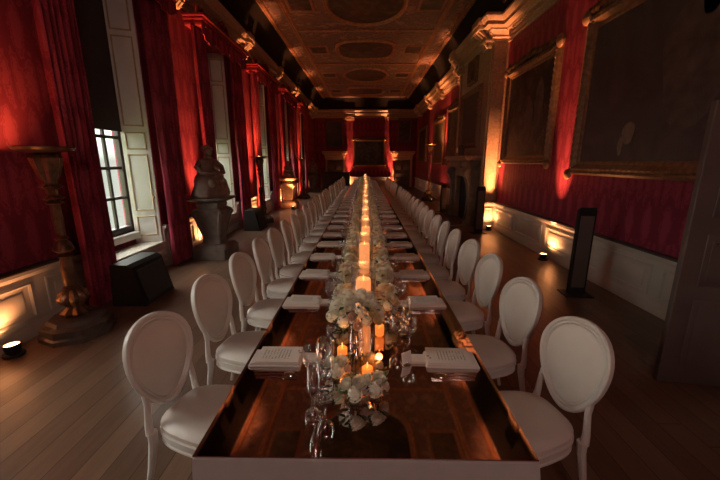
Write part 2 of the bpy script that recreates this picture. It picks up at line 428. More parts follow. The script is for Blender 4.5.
# edge beads and pilaster strip at the chimney breast
mb = MB()
for y in (BY0+.05, BY1-.25): mb.bbox(BX-.04, BX, y, y+.2, .0, 5.1, .012)
mb.bbox(BX-.0, BX+.35, BY0-.03, BY0, .82, 5.1, .01)
struct(mb.build('trim_%d' % nb, M['cornice'])); nb += 1

# ---------------------------------------------------------------- windows
def quad_panel(a, b, z0, z1, th):   # matrix: local x along a->b, local y inward
    a, b = Vector((*a, 0)), Vector((*b, 0)); d = (b-a).normalized(); nn = Vector((-d.y, d.x, 0))
    return Matrix(((d.x, nn.x, 0, a.x), (d.y, nn.y, 0, a.y), (0, 0, 1, 0), (0, 0, 0, 1))), (b-a).length
def shutter(a, b, parent, side):
    m4, L = quad_panel(a, b, 0, 0, 0)
    s = side
    mb = MB(); q = lambda u, v: sorted((s*u, s*v))
    y0, y1 = q(0, .04)
    mb.bbox(.01, L-.01, y0, y1, .50, ZT-.01, .006, m4)
    o = mb.build('shutter', M['white_paint'], parent)
    for z0, z1 in ((.62, 1.0), (1.1, 2.12), (2.2, 2.5), (2.6, 4.05), (4.13, 4.7)):
        x0, x1 = .07, L-.07
        if x1-x0 < .06: continue
        pr = [(0, .04), (0, .052), (.012, .058), (.024, .05), (.024, .04)]
        c = [(x0, z0), (x1, z0), (x1, z1), (x0, z1)]; t = [(1, 1), (-1, 1), (-1, -1), (1, -1)]
        mm = MB(); mm.loft([[Vector((p[0]+r[0]*o_, s*qq, p[1]+r[1]*o_)) for o_, qq in pr] for p, r in zip(c, t)], closed_path=True, mat=m4)
        mm.build('panel_bead', M['shutter_line'], o)
    k = MB(); p = m4 @ Vector((L*.12, s*.065, 1.35)); k.ball(p, .018); k.build('knob', M['brass'], o)
for i, (a, b) in enumerate(WIN):
    e = bpy.data.objects.new('window_%d' % (i+1), None); COL.objects.link(e); struct(e)
    xg = -4.38; g0, g1 = a+.16, b-.16
    f = MB()
    f.bbox(xg-.05, xg+.05, g0-.02, g0+.06, .62, ZT, .008); f.bbox(xg-.05, xg+.05, g1-.06, g1+.02, .62, ZT, .008)
    f.bbox(xg-.05, xg+.05, g0, g1, .72, .84, .008); f.bbox(xg-.05, xg+.05, g0, g1, ZT-.1, ZT, .008)
    f.bbox(xg-.04, xg+.05, g0, g1, 2.62, 2.70, .008)
    n = 3; zs = [.84+.52*k for k in range(1, 8)]
    for k in range(1, n): yy = g0+(g1-g0)*k/n; f.bbox(xg-.02, xg+.03, yy-.026, yy+.026, .84, ZT-.1, .006)
    for z in zs: f.bbox(xg-.02, xg+.03, g0, g1, z-.026, z+.026, .006)
    f.build('window_frame', M['sash'], e)
    MB().box(xg-.004, xg+.002, g0, g1, .8, ZT-.08).build('pane', M['glass'], e, smooth=0)
    shutter((-XW, b), (-4.33, g1), e, 1)
    shutter((-XW, a), (-4.33, g0), e, -1)
    s = MB(); s.bbox(-4.42, -4.22, a-.0, b+.0, .60, .72, .012); s.build('window_sill', M['white_paint'], e)
    s = MB(); s.bbox(-4.26, -XW+.05, a+.0, b-.0, .44, .50, .012)
    s.bbox(-3.98, -XW+.03, a, b, 0, .44, .006)
    for k in range(4): s.bbox(-XW+.02, -XW+.045, a+.03, b-.03, .05+k*.1, .125+k*.1, .008)
    s.build('window_seat', M['dado'], e)
    if i != 1:
        bl = MB(); rings = []
        bl.box(-4.30, -4.285, g0+.0, g1-.0, 2.52, ZT-.05); bl.bbox(-4.305, -4.28, g0, g1, 2.50, 2.54, .004)
        bl.build('roller_blind', M['blind'], e, smooth=0)

# curtains
def curtain_mesh(y0, y1, gather=.0, seed=1):
    r = random.Random(seed); n = 72; m = 14; rings = []
    ph = r.uniform(0, 6)
    for layer in (0, 1): pass
    for j in range(m+1):
        z = .02+(4.83-.02)*j/m
        ring = []
        pin = 1-.10*math.exp(-((z-1.6)/1.2)**2)
        c = (y0+y1)/2
        for k in range(n+1):
            u = k/n; yy = c+(u-.5)*(y1-y0)*pin
            amp = .055*(.7+.3*math.sin(u*9+seed))
            xx = -3.70+amp*math.sin(u*2*PI*6+ph+.25*math.sin(z*1.3+seed))+.014*math.sin(u*2*PI*13+z)
            ring.append((xx, yy, z))
        ring += [(p[0]-.02, p[1], p[2]) for p in reversed(ring)]
        rings.append(ring)
    return MB().loft(rings)
wn = ['window nearest the camera', 'second window', 'third window', 'fourth window', 'farthest window']
for k in range(5):
    a, b = WIN[k+2]
    o = curtain_mesh(a-.72, a-.14, seed=k*2+1).build('damask_curtain', M['curtain'])
    tag(o, 'long red damask curtain on the near side of the '+wn[k], 'curtain', 'red curtains along the window wall')
    o = curtain_mesh(b-.08, b+.7, seed=k*2+2).build('damask_curtain', M['curtain'])
    tag(o, 'long red damask curtain on the far side of the '+wn[k], 'curtain', 'red curtains along the window wall')
    # pelmet: carved box with scrolled crest and swag
    t = thing('curtain_pelmet', 'carved red pelmet above the '+wn[k]+' on the left wall', 'pelmet', (-XW, (a+b)/2, 4.85), 0, 'carved pelmets')
    hw = (b-a)/2+.70
    mb = MB()
    mb.bbox(.0, .42, -hw, hw, .10, .16, .01); mb.bbox(0, .47, -hw-.04, hw+.04, .16, .21, .012); mb.bbox(.0, .40, -hw+.03, hw-.03, 0, .10, .01)
    mb.build('cornice_box', M['pelmet'], t)
    cr = MB()
    for s in (-1, 1):
        cr.tube([(.3, s*hw, .2), (.3, s*(hw-.05), .34), (.3, s*(hw-.25), .36), (.3, s*(hw-.45), .25), (.3, s*(hw-.8), .22), (.3, s*.35, .30), (.3, s*.15, .45), (.3, 0, .5)], [.03, .05, .045, .035, .03, .04, .05, .045], 8)
    cr.ball((.3, 0, .46), .1, 10, 6, (.5, 1, 1))
    for q in range(8): cr.ball((.3, -hw+.25+q*(2*hw-.5)/7, .25), .04, 8, 5)
    cr.build('carved_crest', M['pelmet'], t)
    sw = MB(); rings = []
    for j in range(5):
        ring = []
        for q in range(61):
            u = q/60; ring.append((.39+.02*math.sin(u*2*PI*14), -hw+.02+u*(2*hw-.04), .04-j/4*(.22+.12*abs(math.sin(u*PI*4)))))
        ring += [(p[0]-.015, p[1], p[2]) for p in reversed(ring)]
        rings.append(ring)
    sw.loft(rings); sw.build('valance', M['curtain'], t)

# ---------------------------------------------------------------- doors at the far wall and the near right door
def doorcase(x0, x1, idx, openleft=False):
    e = bpy.data.objects.new('door_%d' % idx, None); COL.objects.link(e); struct(e)
    y = YF
    f = MB(); f.bbox(x0-.16, x0, y-.10, y, 0, 2.18, .01); f.bbox(x1, x1+.16, y-.10, y, 0, 2.18, .01); f.bbox(x0-.16, x1+.16, y-.12, y, 2.1, 2.28, .01)
    f.build('architrave', M['cornice'], e)
    f = MB(); f.bbox(x0-.2, x1+.2, y-.13, y, 2.28, 2.46, .01); f.bbox(x0-.26, x1+.26, y-.22, y, 2.46, 2.54, .01); f.bbox(x0-.34, x1+.34, y-.34, y, 2.54, 2.66, .015); f.bbox(x0-.38, x1+.38, y-.38, y, 2.66, 2.74, .015)
    f.build('overdoor_cornice', M['cornice'], e)
    xm = (x0+x1)/2
    for a, b in ((x0, xm-.004), (xm+.004, x1)):
        l = MB(); l.bbox(a, b, y-.05, y-.005, 0, 2.1, .006)
        for z0, z1 in ((.15, .75), (.9, 1.2), (1.35, 1.98)): l.bbox(a+.1, b-.1, y-.065, y-.05, z0, z1, .006)
        lf = l.build('door_leaf', M['door'], e)
    k = MB(); k.ball((xm+.06, y-.09, 1.05), .03); k.build('door_knob', M['brass'], e)
doorcase(-2.95, -1.75, 1); doorcase(2.25, 3.45, 2)
# near right door leaf, standing open across the right side
e = bpy.data.objects.new('door_3', None); COL.objects.link(e); struct(e)
e.location = (3.86, 2.72, 0); e.rotation_euler = (0, 0, R(180-9))
l = MB(); l.bbox(0, 1.16, -.03, .03, .01, 2.46, .006)
for sgn in (1,):
    for x0, x1, z0, z1 in ((.14, .52, 1.55, 2.3), (.64, 1.02, 1.55, 2.3), (.14, .52, .95, 1.4), (.64, 1.02, .95, 1.4), (.14, .52, .18, .82), (.64, 1.02, .18, .82)):
        l.bbox(x0, x1, .03, .042, z0, z1, .006); l.bbox(x0+.04, x1-.04, .042, .05, z0+.04, z1-.04, .004)
        l.bbox(x0, x1, -.042, -.03, z0, z1, .006)
l.build('door_leaf', M['door'], e)
k = MB(); k.tube([(.95, .03, 1.33), (.95, .08, 1.33)], .010, 8); k.ball((.95, .09, 1.33), .018, 10, 6)
k.build('door_knob', M['brass'], e)
k = MB(); k.bbox(.03, .06, -.04, .04, .3, .4, .004); k.bbox(.03, .06, -.04, .04, 2.0, 2.1, .004); k.build('hinge', M['brass'], e)

# ---------------------------------------------------------------- pictures
def picture(name, label, plane, c0, c1, z0, z1, fw, canvas, group, crest=False, subj=None, surf=None):
    # plane 'R': on the right wall (normal -x), c = y ; 'F' far wall (normal -y), c = x ; surf = wall coordinate
    cm, zm = (c0+c1)/2, (z0+z1)/2; hw, hh = (c1-c0)/2, (z1-z0)/2
    if plane == 'R': loc = (surf or XW, cm, zm); rz = -PI/2
    else: loc = (cm, surf or YF, zm); rz = 0
    # local frame: x across, -y out of the wall, z up (rz=0)
    t = thing(name, label, 'painting', loc, rz, group)
    P_ = [(0, -.0), (0, -.06), (fw*.15, -.10), (fw*.3, -.085), (fw*.45, -.12), (fw*.62, -.10), (fw*.75, -.06), (fw*.88, -.055), (fw, -.035), (fw, 0)]
    c = [(-hw, -hh), (hw, -hh), (hw, hh), (-hw, hh)]; s = [(1, 1), (-1, 1), (-1, -1), (1, -1)]
    mb = MB(); mb.loft([[Vector((p[0]+q[0]*a, b, p[1]+q[1]*a)) for a, b in P_] for p, q in zip(c, s)], closed_path=True)
    n1, n2 = int(2*hw/.12), int(2*hh/.12)
    for k in range(n1):
        for z in (-hh+fw*.45, hh-fw*.45): mb.ball((-hw+fw*.4+(2*hw-fw*.8)*(k+.5)/n1, -.115, z), .03, 6, 4, (1.3, .6, .8))
    for k in range(n2):
        for x in (-hw+fw*.45, hw-fw*.45): mb.ball((x, -.115, -hh+fw*.4+(2*hh-fw*.8)*(k+.5)/n2), .03, 6, 4, (.8, .6, 1.3))
    mb.build('frame', M['gilt'], t)
    MB().box(-hw+fw*.9, hw-fw*.9, -.03, -.005, -hh+fw*.9, hh-fw*.9).build('canvas', M[canvas], t, smooth=0)
    if crest:
        cr = MB()
        q_ = random.Random(int(hw*100)); cr.bbox(-hw, hw, -.11, -.03, hh-.02, hh+.05, .015)
        m_ = int(2*hw/.11)
        for k in range(m_):
            x_ = -hw+.06+(2*hw-.12)*k/(m_-1); big_ = .06*math.exp(-(x_/.3)**2)
            cr.ball((x_, -.1, hh+.06+big_), .055+q_.uniform(0, .035)+big_*.5, 7, 5, (q_.uniform(.7, 1.4), .6, q_.uniform(.7, 1.3)))
        cr.build('carved_crest', M['gilt'], t)
        for s_ in (-1, 1):
            for z_, r_ in ((hh, .13), (-hh, .10)): co_ = MB(); co_.ball((s_*hw, -.09, z_), r_, 8, 6, (1, .5, 1)); co_.build('corner_ornament', M['gilt'], t)
        cr.build('carved_crest', M['gilt'], t)
    if subj:
        for (x, z, rx, rz_, mt) in subj:
            q = MB(); n = 20
            q.loft([[(x+rx*math.cos(2*PI*k/n)*(1+.15*math.sin(3*2*PI*k/n+x)), yy, z+rz_*math.sin(2*PI*k/n)) for k in range(n)] for yy in (-.03, -.033)])
            q.build('painted_figure', M[mt], t)
    return t
G = 'gilt-framed paintings on the walls'
# local x on the right wall runs towards -y (near)
picture('framed_painting', 'huge very dark painting nearest the door on the right wall', 'R', 2.95, 6.68, 1.76, 4.40, .24, 'paint_dark', G, True,
        [(-.55, -.68, .12, .16, 'flesh'), (-.68, -.86, .05, .14, 'flesh'), (.35, .1, .5, .8, 'robe'), (.42, .7, .13, .16, 'robe')])
picture('framed_painting', 'group portrait in carved gilt frame left of the huge dark painting', 'R', 7.5, 10.1, 1.93, 4.3, .2, 'paint_group', G, True,
        [(-.45, .3, .16, .2, 'robe'), (.1, -.2, .2, .5, 'robe'), (.55, .1, .18, .6, 'robe')])
picture('framed_painting', 'tall dark painting above the fireplace mantel', 'R', 11.0, 13.1, 2.42, 4.25, .16, 'paint_dark', G, False, None, BX)
picture('framed_painting', 'tall framed painting just beyond the fireplace on the right wall', 'R', 14.3, 16.8, 1.85, 4.3, .2, 'paint_group', G, True)
picture('framed_painting', 'framed painting between the fireplace and the far corner, middle of three', 'R', 17.6, 20.2, 1.85, 4.1, .2, 'paint_dark', G, True)
picture('framed_painting', 'farthest framed painting on the right wall, next to the far corner', 'R', 22.6, 25.9, 1.95, 4.2, .2, 'paint_group', G, False)
picture('framed_painting', 'wide landscape painting in gilt frame centred on the far wall', 'F', -.92, 1.5, 1.62, 3.62, .17, 'paint_land', G, True)
picture('framed_painting', 'upright dark painting over the left door of the far wall', 'F', -3.05, -1.68, 3.0, 5.0, .13, 'paint_dark', G)
picture('framed_painting', 'upright portrait over the right door of the far wall', 'F', 2.45, 3.5, 3.35, 5.05, .14, 'paint_group', G)
# overmantel dial frame
t = thing('wind_dial', 'square gilt-framed dial high above the fireplace painting', 'dial', (BX, 12.0, 4.78), -PI/2)
mb = MB(); hw = .42
c = [(-hw, -hw+.05), (hw, -hw+.05), (hw, hw-.05), (-hw, hw-.05)]; s = [(1, 1), (-1, 1), (-1, -1), (1, -1)]
mb.loft([[Vector((p[0]+q[0]*a, b, p[1]+q[1]*a)) for a, b in ((0, 0), (0, -.09), (.06, -.12), (.1, -.05), (.1, 0))] for p, q in zip(c, s)], closed_path=True); mb.build('frame', M['gilt'], t)
mb = MB(); n = 28; mb.loft([[(.29*math.cos(2*PI*k/n), y, .26*math.sin(2*PI*k/n)) for k in range(n)] for y in (-.005, -.04)]); mb.build('dial_face', M['paint_land'], t)
mb = MB(); mb.tube([(-.18, -.05, -.1), (.2, -.05, .12)], [.012, .006], 6); mb.build('pointer', M['gilt'], t)

# ---------------------------------------------------------------- chimneypiece
t = thing('chimneypiece', 'grey marble fireplace with scrolled jambs and high mantel on right wall', 'fireplace', (BX, 11.95, 0), -PI/2)
# local x across (towards camera), -y out
mb = MB()
for sx in (-1, 1):
    mb = MB()
    prof = [(-.17, 0), (-.42, 0), (-.42, .18), (-.34, .22), (-.30, .45), (-.28, .9), (-.33, 1.3), (-.42, 1.55), (-.44, 1.7), (-.36, 1.8), (-.0, 1.8), (0, 0)]
    x0, x1 = sorted((sx*1.22, sx*.92))
    mb.loft([[(x0, a, z) for a, z in prof], [(x1, a, z) for a, z in prof]])
    mb.lathe([(.02, x0-.03), (.13, x0-.03), (.13, x1+.03), (.02, x1+.03)], 14, (0, 0, 0), mat=Matrix(((0, 0, 1, 0), (1, 0, 0, -.34), (0, 1, 0, 1.62), (0, 0, 0, 1))))
    mb.build('jamb', M['fire_stone'], t)
mb = MB(); mb.bbox(-1.24, 1.24, -.36, 0, 1.8, 2.02, .02); mb.bbox(-.4, .4, -.40, -.3, 1.78, 2.04, .02); mb.build('frieze', M['fire_stone'], t)
mb = MB(); mb.bbox(-1.3, 1.3, -.46, 0, 2.02, 2.08, .012); mb.bbox(-1.38, 1.38, -.54, 0, 2.08, 2.16, .02); mb.build('mantel_shelf', M['cornice'], t)
mb = MB(); mb.bbox(-.92, -.78, -.2, 0, 0, 1.8, .02); mb.bbox(.78, .92, -.2, 0, 0, 1.8, .02); mb.bbox(-.78, .78, -.2, 0, 1.5, 1.8, .02); mb.build('surround', M['stone_red'], t)
MB().box(-.78, .78, -.03, -.005, 0, 1.5).build('firebox', M['firebox_black'], t, smooth=0)  # flat near-black sheet standing for the dark fireplace opening
mb = MB(); mb.bbox(-1.3, 1.3, -.85, -.43, 0, .05, .01); mb.build('hearth', M['stone'], t)
t = thing('mantel_clock', 'domed dark clock on the marble mantel shelf', 'clock', (BX-.27, 12.1, 2.16), -PI/2)
mb = MB(); mb.bbox(-.2, .2, -.12, .12, 0, .06, .01); mb.bbox(-.16, .16, -.10, .10, .06, .26, .01); mb.ball((0, 0, .26), .14, 14, 8, (1, .7, .9)); mb.ball((0, 0, .41), .03); mb.build('case', M['stone'], t)
mb = MB(); n = 20; mb.loft([[(.09*math.cos(2*PI*k/n), y, .19+.09*math.sin(2*PI*k/n)) for k in range(n)] for y in (-.10, -.112)]); mb.build('clock_face', M['card'], t)

# ---------------------------------------------------------------- pedestal, torchere, statues
def torchere(x, y, h, label, group='gilt candle stands', k=1.0, dish=.25):
    t = thing('torchere', label, 'candle stand', (x, y, 0), 0, group)
    mb = MB()
    mb.lathe([(.37, 0), (.37, .05), (.35, .07), (.35, .15), (.29, .18), (.27, .22), (.2, .24)], 8); mb.build('plinth', M['ebony'], t)
    mb = MB()
    leaf = lambda k_, z: 1+.13*math.cos(k_*PI/2)
    mb.lathe([(.12, .23), (.14, .27), (.10, .31), (.07, .34), (.11, .38), (.14, .44), (.12, .51), (.07, .56)], 32, mod=leaf); mb.build('carved_foot', M['bronze'], t)
    H = h
    mb = MB()
    mb.lathe([(.06, .55), (.085, .57), (.06, .60), (.07, .70), (.065, .85*k), (.05, .93), (.085, .95), (.05, .98), (.10, 1.02), (.075, 1.10), (.045, 1.13), (.07, 1.15), (.04, 1.18), (.05, H-.78), (.045, H-.62), (.085, H-.60), (.045, H-.57)], 16); mb.build('shaft', M['bronze'], t)
    mb = MB()
    mb.lathe([(.04, H-.58), (.10, H-.545), (.05, H-.51), (.055, H-.45), (.10, H-.42), (.06, H-.39), (.06, H-.36), (.09, H-.30), (.12, H-.18), (.13, H-.12), (.10, H-.08), (.07, H-.07)], 32, mod=lambda k_, z: 1+.12*math.cos(k_*PI/2)); mb.build('capital', M['bronze'], t)
    mb = MB(); mb.lathe([(.07, H-.075), (dish*.6, H-.06), (dish, H-.035), (dish*1.08, H-.01), (dish*1.06, H), (dish*.9, H-.015), (.05, H-.04)], 28); mb.build('dish', M['bronze'], t)
    mb = MB(); mb.lathe([(.05, H-.04), (.055, H+.0), (.045, H+.005)], 12); ll = mb.build('lamp', M['lens'], t)
    return t
torchere(-3.42, 3.74, 2.15, 'tall carved gilt candle stand at far left, nearest the camera')
torchere(-3.44, 11.42, 2.15, 'second gilt candle stand on the left, beyond the large pedestal statue')
torchere(-3.4, 19.0, 2.15, 'third gilt candle stand from the camera, farthest down the left wall')
torchere(3.25, 17.9, 2.82, 'very tall dark candle stand with gilt top beyond the fireplace', k=1.0, dish=.26)

def pedestal(x, y, label, mat, s=1.0, H=1.27):
    t = thing('pedestal', label, 'pedestal', (x, y, 0), 0, 'stone pedestals along the window wall')
    mb = MB(); mb.sq([(.37, .37, 0), (.37, .37, .22), (.34, .34, .25), (.33, .33, .27), (.27, .27, .31)]); mb.build('plinth', M[mat], t)
    mb = MB(); mb.sq([(.20, .2, .31), (.19, .19, .36), (.185, .185, .42), (.21, .21, .7), (.25, .25, .9), (.28, .28, .98), (.30, .30, 1.02), (.25, .25, 1.05), (.22, .22, 1.07)])
    for sx in (-1, 1):
        for sy in (-1, 1): mb.tube([(sx*.14, sy*.14, .36), (sx*.19, sy*.19, .62), (sx*.24, sy*.24, .85), (sx*.28, sy*.28, .96), (sx*.25, sy*.25, 1.02)], [.03, .04, .05, .06, .035], 8)
    mb.build('tapered_shaft', M[mat], t)
    mb = MB(); mb.sq([(.22, .22, 1.06), (.24, .24, 1.12), (.23, .23, 1.16), (.30, .30, 1.19), (.38, .38, 1.23), (.40, .40, 1.27), (.38, .38, 1.275), (.2, .2, 1.275)]); mb.build('top_slab', M[mat], t)
    return t
pedestal(-3.22, 7.18, 'large dark marble pedestal on stepped plinth between first and second windows', 'stone')
pedestal(-3.36, 15.2, 'amber-lit marble pedestal farther down the window wall', 'stone_red')
pedestal(-3.42, 22.98, 'dark marble pedestal farthest down the window wall', 'stone')

def skin_figure(name, joints, edges, radii, mat, parent=None, loc=(0, 0, 0), rz=0):
    me = bpy.data.meshes.new(name); me.from_pydata(joints, edges, []); me.materials.append(mat)
    o = bpy.data.objects.new(name, me); COL.objects.link(o); o.location = loc; o.rotation_euler = (0, 0, rz)
    if parent: o.parent = parent
    sk = o.modifiers.new('skin', 'SKIN'); sk.use_smooth_shade = True
    sv = me.skin_vertices[0].data if me.skin_vertices else None
    if sv is None:
        me.attributes.new  # noqa
    for i, r in enumerate(radii):
        rr = r if hasattr(r, '__len__') else (r, r)
        me.skin_vertices[0].data[i].radius = rr
        me.skin_vertices[0].data[i].use_root = (i == 0)
    ss = o.modifiers.new('sub', 'SUBSURF'); ss.levels = 2; ss.render_levels = 2
    return o
def lump_statue(name, label, loc, rz, s, mat, kneel=True):
    # draped seated figure holding a child: lofted drapery body with head, arms
    t = thing(name, label, 'statue', loc, rz, 'statues on pedestals')
    mb = MB(); n = 28; rings = []; WX = 1.28
    secs = [(.27, .25, 0, 0), (.29, .27, .0, .04), (.275, .25, .01, .12), (.24, .24, .02, .22), (.235, .21, .02, .30), (.20, .17, .0, .37), (.155, .13, -.01, .44), (.15, .12, -.01, .52), (.165, .12, -.01, .60), (.15, .10, 0, .66), (.07, .06, 0, .70), (.05, .05, .01, .74)]
    for rx, ry, cx, z in secs:
        rings.append([(s*(cx+ry*math.cos(2*PI*k/n)*(1+.07*math.sin(k*2*PI/n*7+z*9)*(1 if z < .5 else .3))), s*WX*rx*math.sin(2*PI*k/n)*(1+.05*math.sin(k*2*PI/n*5+z*12)), s*z) for k in range(n)])
    mb.loft(rings)
    # knees
    mb.ball((s*.17, s*.10, s*.26), s*.11, 12, 8, (1.1, .8, .8)); mb.ball((s*.17, -s*.10, s*.25), s*.11, 12, 8, (1.1, .8, .8))
    # arms
    for sy in (-1, 1):
        mb.tube([(0, s*sy*.17, s*.62), (s*.03, s*sy*.25, s*.54), (s*.10, s*sy*.23, s*.44), (s*.17, s*sy*.10, s*.42), (s*.2, s*sy*.04, s*.44)], [s*.055, s*.05, s*.042, s*.034, s*.03], 10)
    mb.build('draped_body', M[mat], t)
    hd = MB(); hd.ball((s*.02, 0, s*.82), s*.078, 14, 10, (1, .85, 1.15)); hd.ball((s*.095, 0, s*.81), s*.016, 8, 6, (1, .7, 1.6)); hd.ball((s*.07, 0, s*.775), s*.03, 8, 6, (1, .8, .6))
    for sy in (-1, 1): hd.ball((s*.075, s*sy*.028, s*.832), s*.013, 6, 5)
    hd.tube([(s*.0, 0, s*.68), (s*.01, 0, s*.78)], [s*.05, s*.042], 10)
    hd.build('head', M[mat], t)
    hr = MB(); hr.ball((-s*.01, 0, s*.865), s*.095, 14, 8, (1, .95, .72))
    for k in range(10): hr.ball((s*(-.01+.09*math.cos(k*.63)), s*.085*math.sin(k*.63), s*.86), s*.03, 8, 5)
    hr.build('curled_hair', M[mat], t)
    cd = MB(); cd.ball((s*.16, s*.03, s*.40), s*.085, 12, 8, (.8, .9, 1.3)); cd.ball((s*.19, s*.03, s*.53), s*.05, 12, 8)
    cd.tube([(s*.18, s*.08, s*.45), (s*.2, s*.13, s*.38), (s*.21, s*.12, s*.3)], [s*.03, s*.026, s*.022], 8); cd.tube([(s*.18, -s*.02, s*.33), (s*.24, -s*.05, s*.24), (s*.24, -s*.05, s*.14)], [s*.045, s*.035, s*.025], 8)
    cd.build('child_figure', M[mat], t)
    return t
lump_statue('seated_statue', 'brown stone statue of a seated draped figure on the large near pedestal', (-3.22, 7.18, 1.275), R(-30), 1.12, 'statue')
lump_statue('seated_statue', 'small reddish statue on the amber-lit pedestal', (-3.36, 15.2, 1.275), R(-40), .8, 'stone_red')
lump_statue('seated_statue', 'dark statue on the farthest pedestal by the window wall', (-3.42, 22.98, 1.275), R(-40), 1.0, 'statue')

# ---------------------------------------------------------------- info boards, black bar, uplights
def totem(x, y, h, rz, label):
    t = thing('information_stand', label, 'sign stand', (x, y, 0), rz, 'dark upright information stands')
    mb = MB(); mb.bbox(-.2, .2, -.16, .16, 0, .014, .005); mb.build('base_plate', M['black'], t)
    mb = MB(); mb.loft([[(-.12, -.035, .014), (.12, -.035, .014), (.12, .035, .014), (-.12, .035, .014)], [(-.12, -.035, h-.05), (.12, -.035, h-.05), (.12, .035, h-.05), (-.12, .035, h-.05)], [(-.11, -.03, h), (.11, -.03, h), (.11, .03, h-.03), (-.11, .03, h-.03)]], mat=Matrix.Translation((0, 0, 0)))
    mb.build('upright_board', M['black'], t, smooth=0)
    mb = MB(); mb.bbox(-.095, .095, -.042, -.035, .12, h-.12, .003); mb.build('display_panel', M['door'], t)
totem(3.24, 5.05, 1.34, R(-5), 'slim dark information stand on the right floor, nearest the camera')
totem(3.2, 9.65, 1.32, R(10), 'slim dark information stand in front of the fireplace corner')
totem(3.12, 13.9, 1.08, R(30), 'slim dark information stand beyond the fireplace')
def lectern(x, y, rz, label):
    t = thing('reading_board', label, 'sign stand', (x, y, 0), rz, 'low black reading boards')
    mb = MB(); mb.loft([[(-.24, yy, .0), (.24, yy, 0), (.10, yy, .56), (.04, yy, .60), (-.2, yy, .60)] for yy in (-.36, .36)]); mb.build('wedge_body', M['black'], t, smooth=20)
    m4 = Matrix.Translation((.185, 0, .3)) @ Matrix.Rotation(R(-14.2), 4, 'Y')
    mb = MB(); mb.bbox(-.006, .012, -.31, .31, -.24, .22, .003, m4); mb.build('sloping_panel', M['blackcloth'], t)
lectern(-3.32, 4.85, R(0), 'low black wedge board by the first window curtain')
lectern(-3.3, 10.2, R(0), 'low black wedge board near the second candle stand')
t = thing('draped_bar', 'black cloth-covered bar counter at the far left end', 'bar counter', (-2.1, 24.7, 0))
mb = MB(); rings = []
def drape_ring(hx, hy, z, a):
    r = []; per = [(-hx, -hy), (hx, -hy), (hx, hy), (-hx, hy)]
    for i in range(4):
        p, q = Vector(per[i]), Vector(per[(i+1) % 4]); n = 16
        d = (q-p); nn = Vector((d.y, -d.x)).normalized()
        for k in range(n): u = p+d*k/n+nn*a*math.sin(k*PI/2*1.0+i); r.append((u.x, u.y, z))
    return r
mb.loft([drape_ring(1.0, .4, .01, .03), drape_ring(.98, .38, .6, .02), drape_ring(.96, .36, 1.17, .004), drape_ring(.95, .35, 1.2, 0)]); mb.build('cloth_skirt', M['blackcloth'], t)
mb = MB(); mb.bbox(-.98, .98, -.38, .38, 1.2, 1.235, .01); mb.build('counter_top', M['black'], t)

def uplight(x, y, label, energy=60, tilt=(0, 0), size=R(72), col=(1, .38, .14), z=0):
    t = thing('floor_uplight', label, 'uplight', (x, y, z), 0, 'floor uplights along the walls')
    mb = MB(); mb.lathe([(.09, 0), (.095, .02), (.09, .03), (.05, .035)], 16); mb.build('base', M['black'], t)
    mb = MB(); mb.lathe([(.05, .03), (.065, .05), (.075, .13), (.068, .135), (.064, .12), (.03, .115)], 16); mb.build('housing', M['black'], t)
    mb = MB(); mb.lathe([(.063, .118), (.063, .124)], 16); mb.build('lamp_lens', M['lens'], t)
    for nm, en, sz, tl in (('uplight_beam', energy*3.2, R(26), .3), ('uplight_spill', energy*.08, R(125), 2.0)):
        li = bpy.data.lights.new(nm, 'SPOT'); li.energy = en; li.color = col; li.spot_size = sz; li.spot_blend = 1.0; li.shadow_soft_size = .04
        lo = bpy.data.objects.new(nm, li); COL.objects.link(lo); lo.location = (x, y, z+.15)
        d = Vector((tilt[0]*tl, tilt[1]*tl, 1)); lo.rotation_euler = d.to_track_quat('-Z', 'Y').to_euler()
    return t
K = 1.0; UPL = 700
LU = ['nearest the camera', 'behind the large pedestal', 'behind the second candle stand', 'behind the amber-lit pedestal', 'behind the far candle stand', 'behind the farthest pedestal']
for k, y in enumerate((3.22, 7.82, 11.88, 15.65, 19.5, 23.48)):
    uplight(-3.69 if k else -3.70, y, 'small black floor uplight on the left, '+LU[k], UPL*(K if k else .6), (-.14, 0))
uplight(-3.05, 14.5, 'small black floor uplight on the floor in front of the amber-lit pedestal', UPL*.35, (-.5, 1.2))
uplight(3.69, 6.95, 'small black floor uplight below the painting gap on the right wall', UPL*K, (.14, 0))
uplight(3.66, 10.1, 'small black floor uplight at the near corner of the chimney breast', UPL*K, (.04, .12))
uplight(3.69, 14.05, 'small black floor uplight just beyond the chimney breast', UPL*K, (.14, 0))
uplight(3.3, 17.42, 'small black floor uplight near the very tall candle stand', UPL*K, (.14, 0))
uplight(3.69, 21.3, 'small black floor uplight farthest down the right wall', UPL*K, (.14, 0))
uplight(-1.25, 27.17, 'small black floor uplight left of the far wall painting', UPL*1.2*K, (0, .12))
uplight(2.0, 27.17, 'small black floor uplight right of the far wall painting', UPL*1.2*K, (0, .12))
for x, y, h in ((-3.42, 3.74, 2.15), (-3.44, 11.42, 2.15), (-3.4, 19.0, 2.15), (3.25, 17.9, 2.82)):
    li = bpy.data.lights.new('torchere_glow', 'SPOT'); li.energy = 26 if y < 6 else 120; li.color = (1, .36, .10); li.spot_size = R(150); li.spot_blend = .8; li.shadow_soft_size = .05
    lo = bpy.data.objects.new('torchere_glow', li); COL.objects.link(lo); lo.location = (x, y, h+.03); lo.rotation_euler = Vector((-.9 if x < 0 else .5, -.5 if y < 6 else 0, 1)).to_track_quat('-Z', 'Y').to_euler()

# the room above is laid out in units of 0.875 m: bring it to metres
S = .875
for o in bpy.data.objects:
    if o.parent is None:
        o.location = o.location*S; o.scale = (S, S, S)
        if o.type == 'LIGHT': o.data.energy *= S*S; o.data.shadow_soft_size *= S

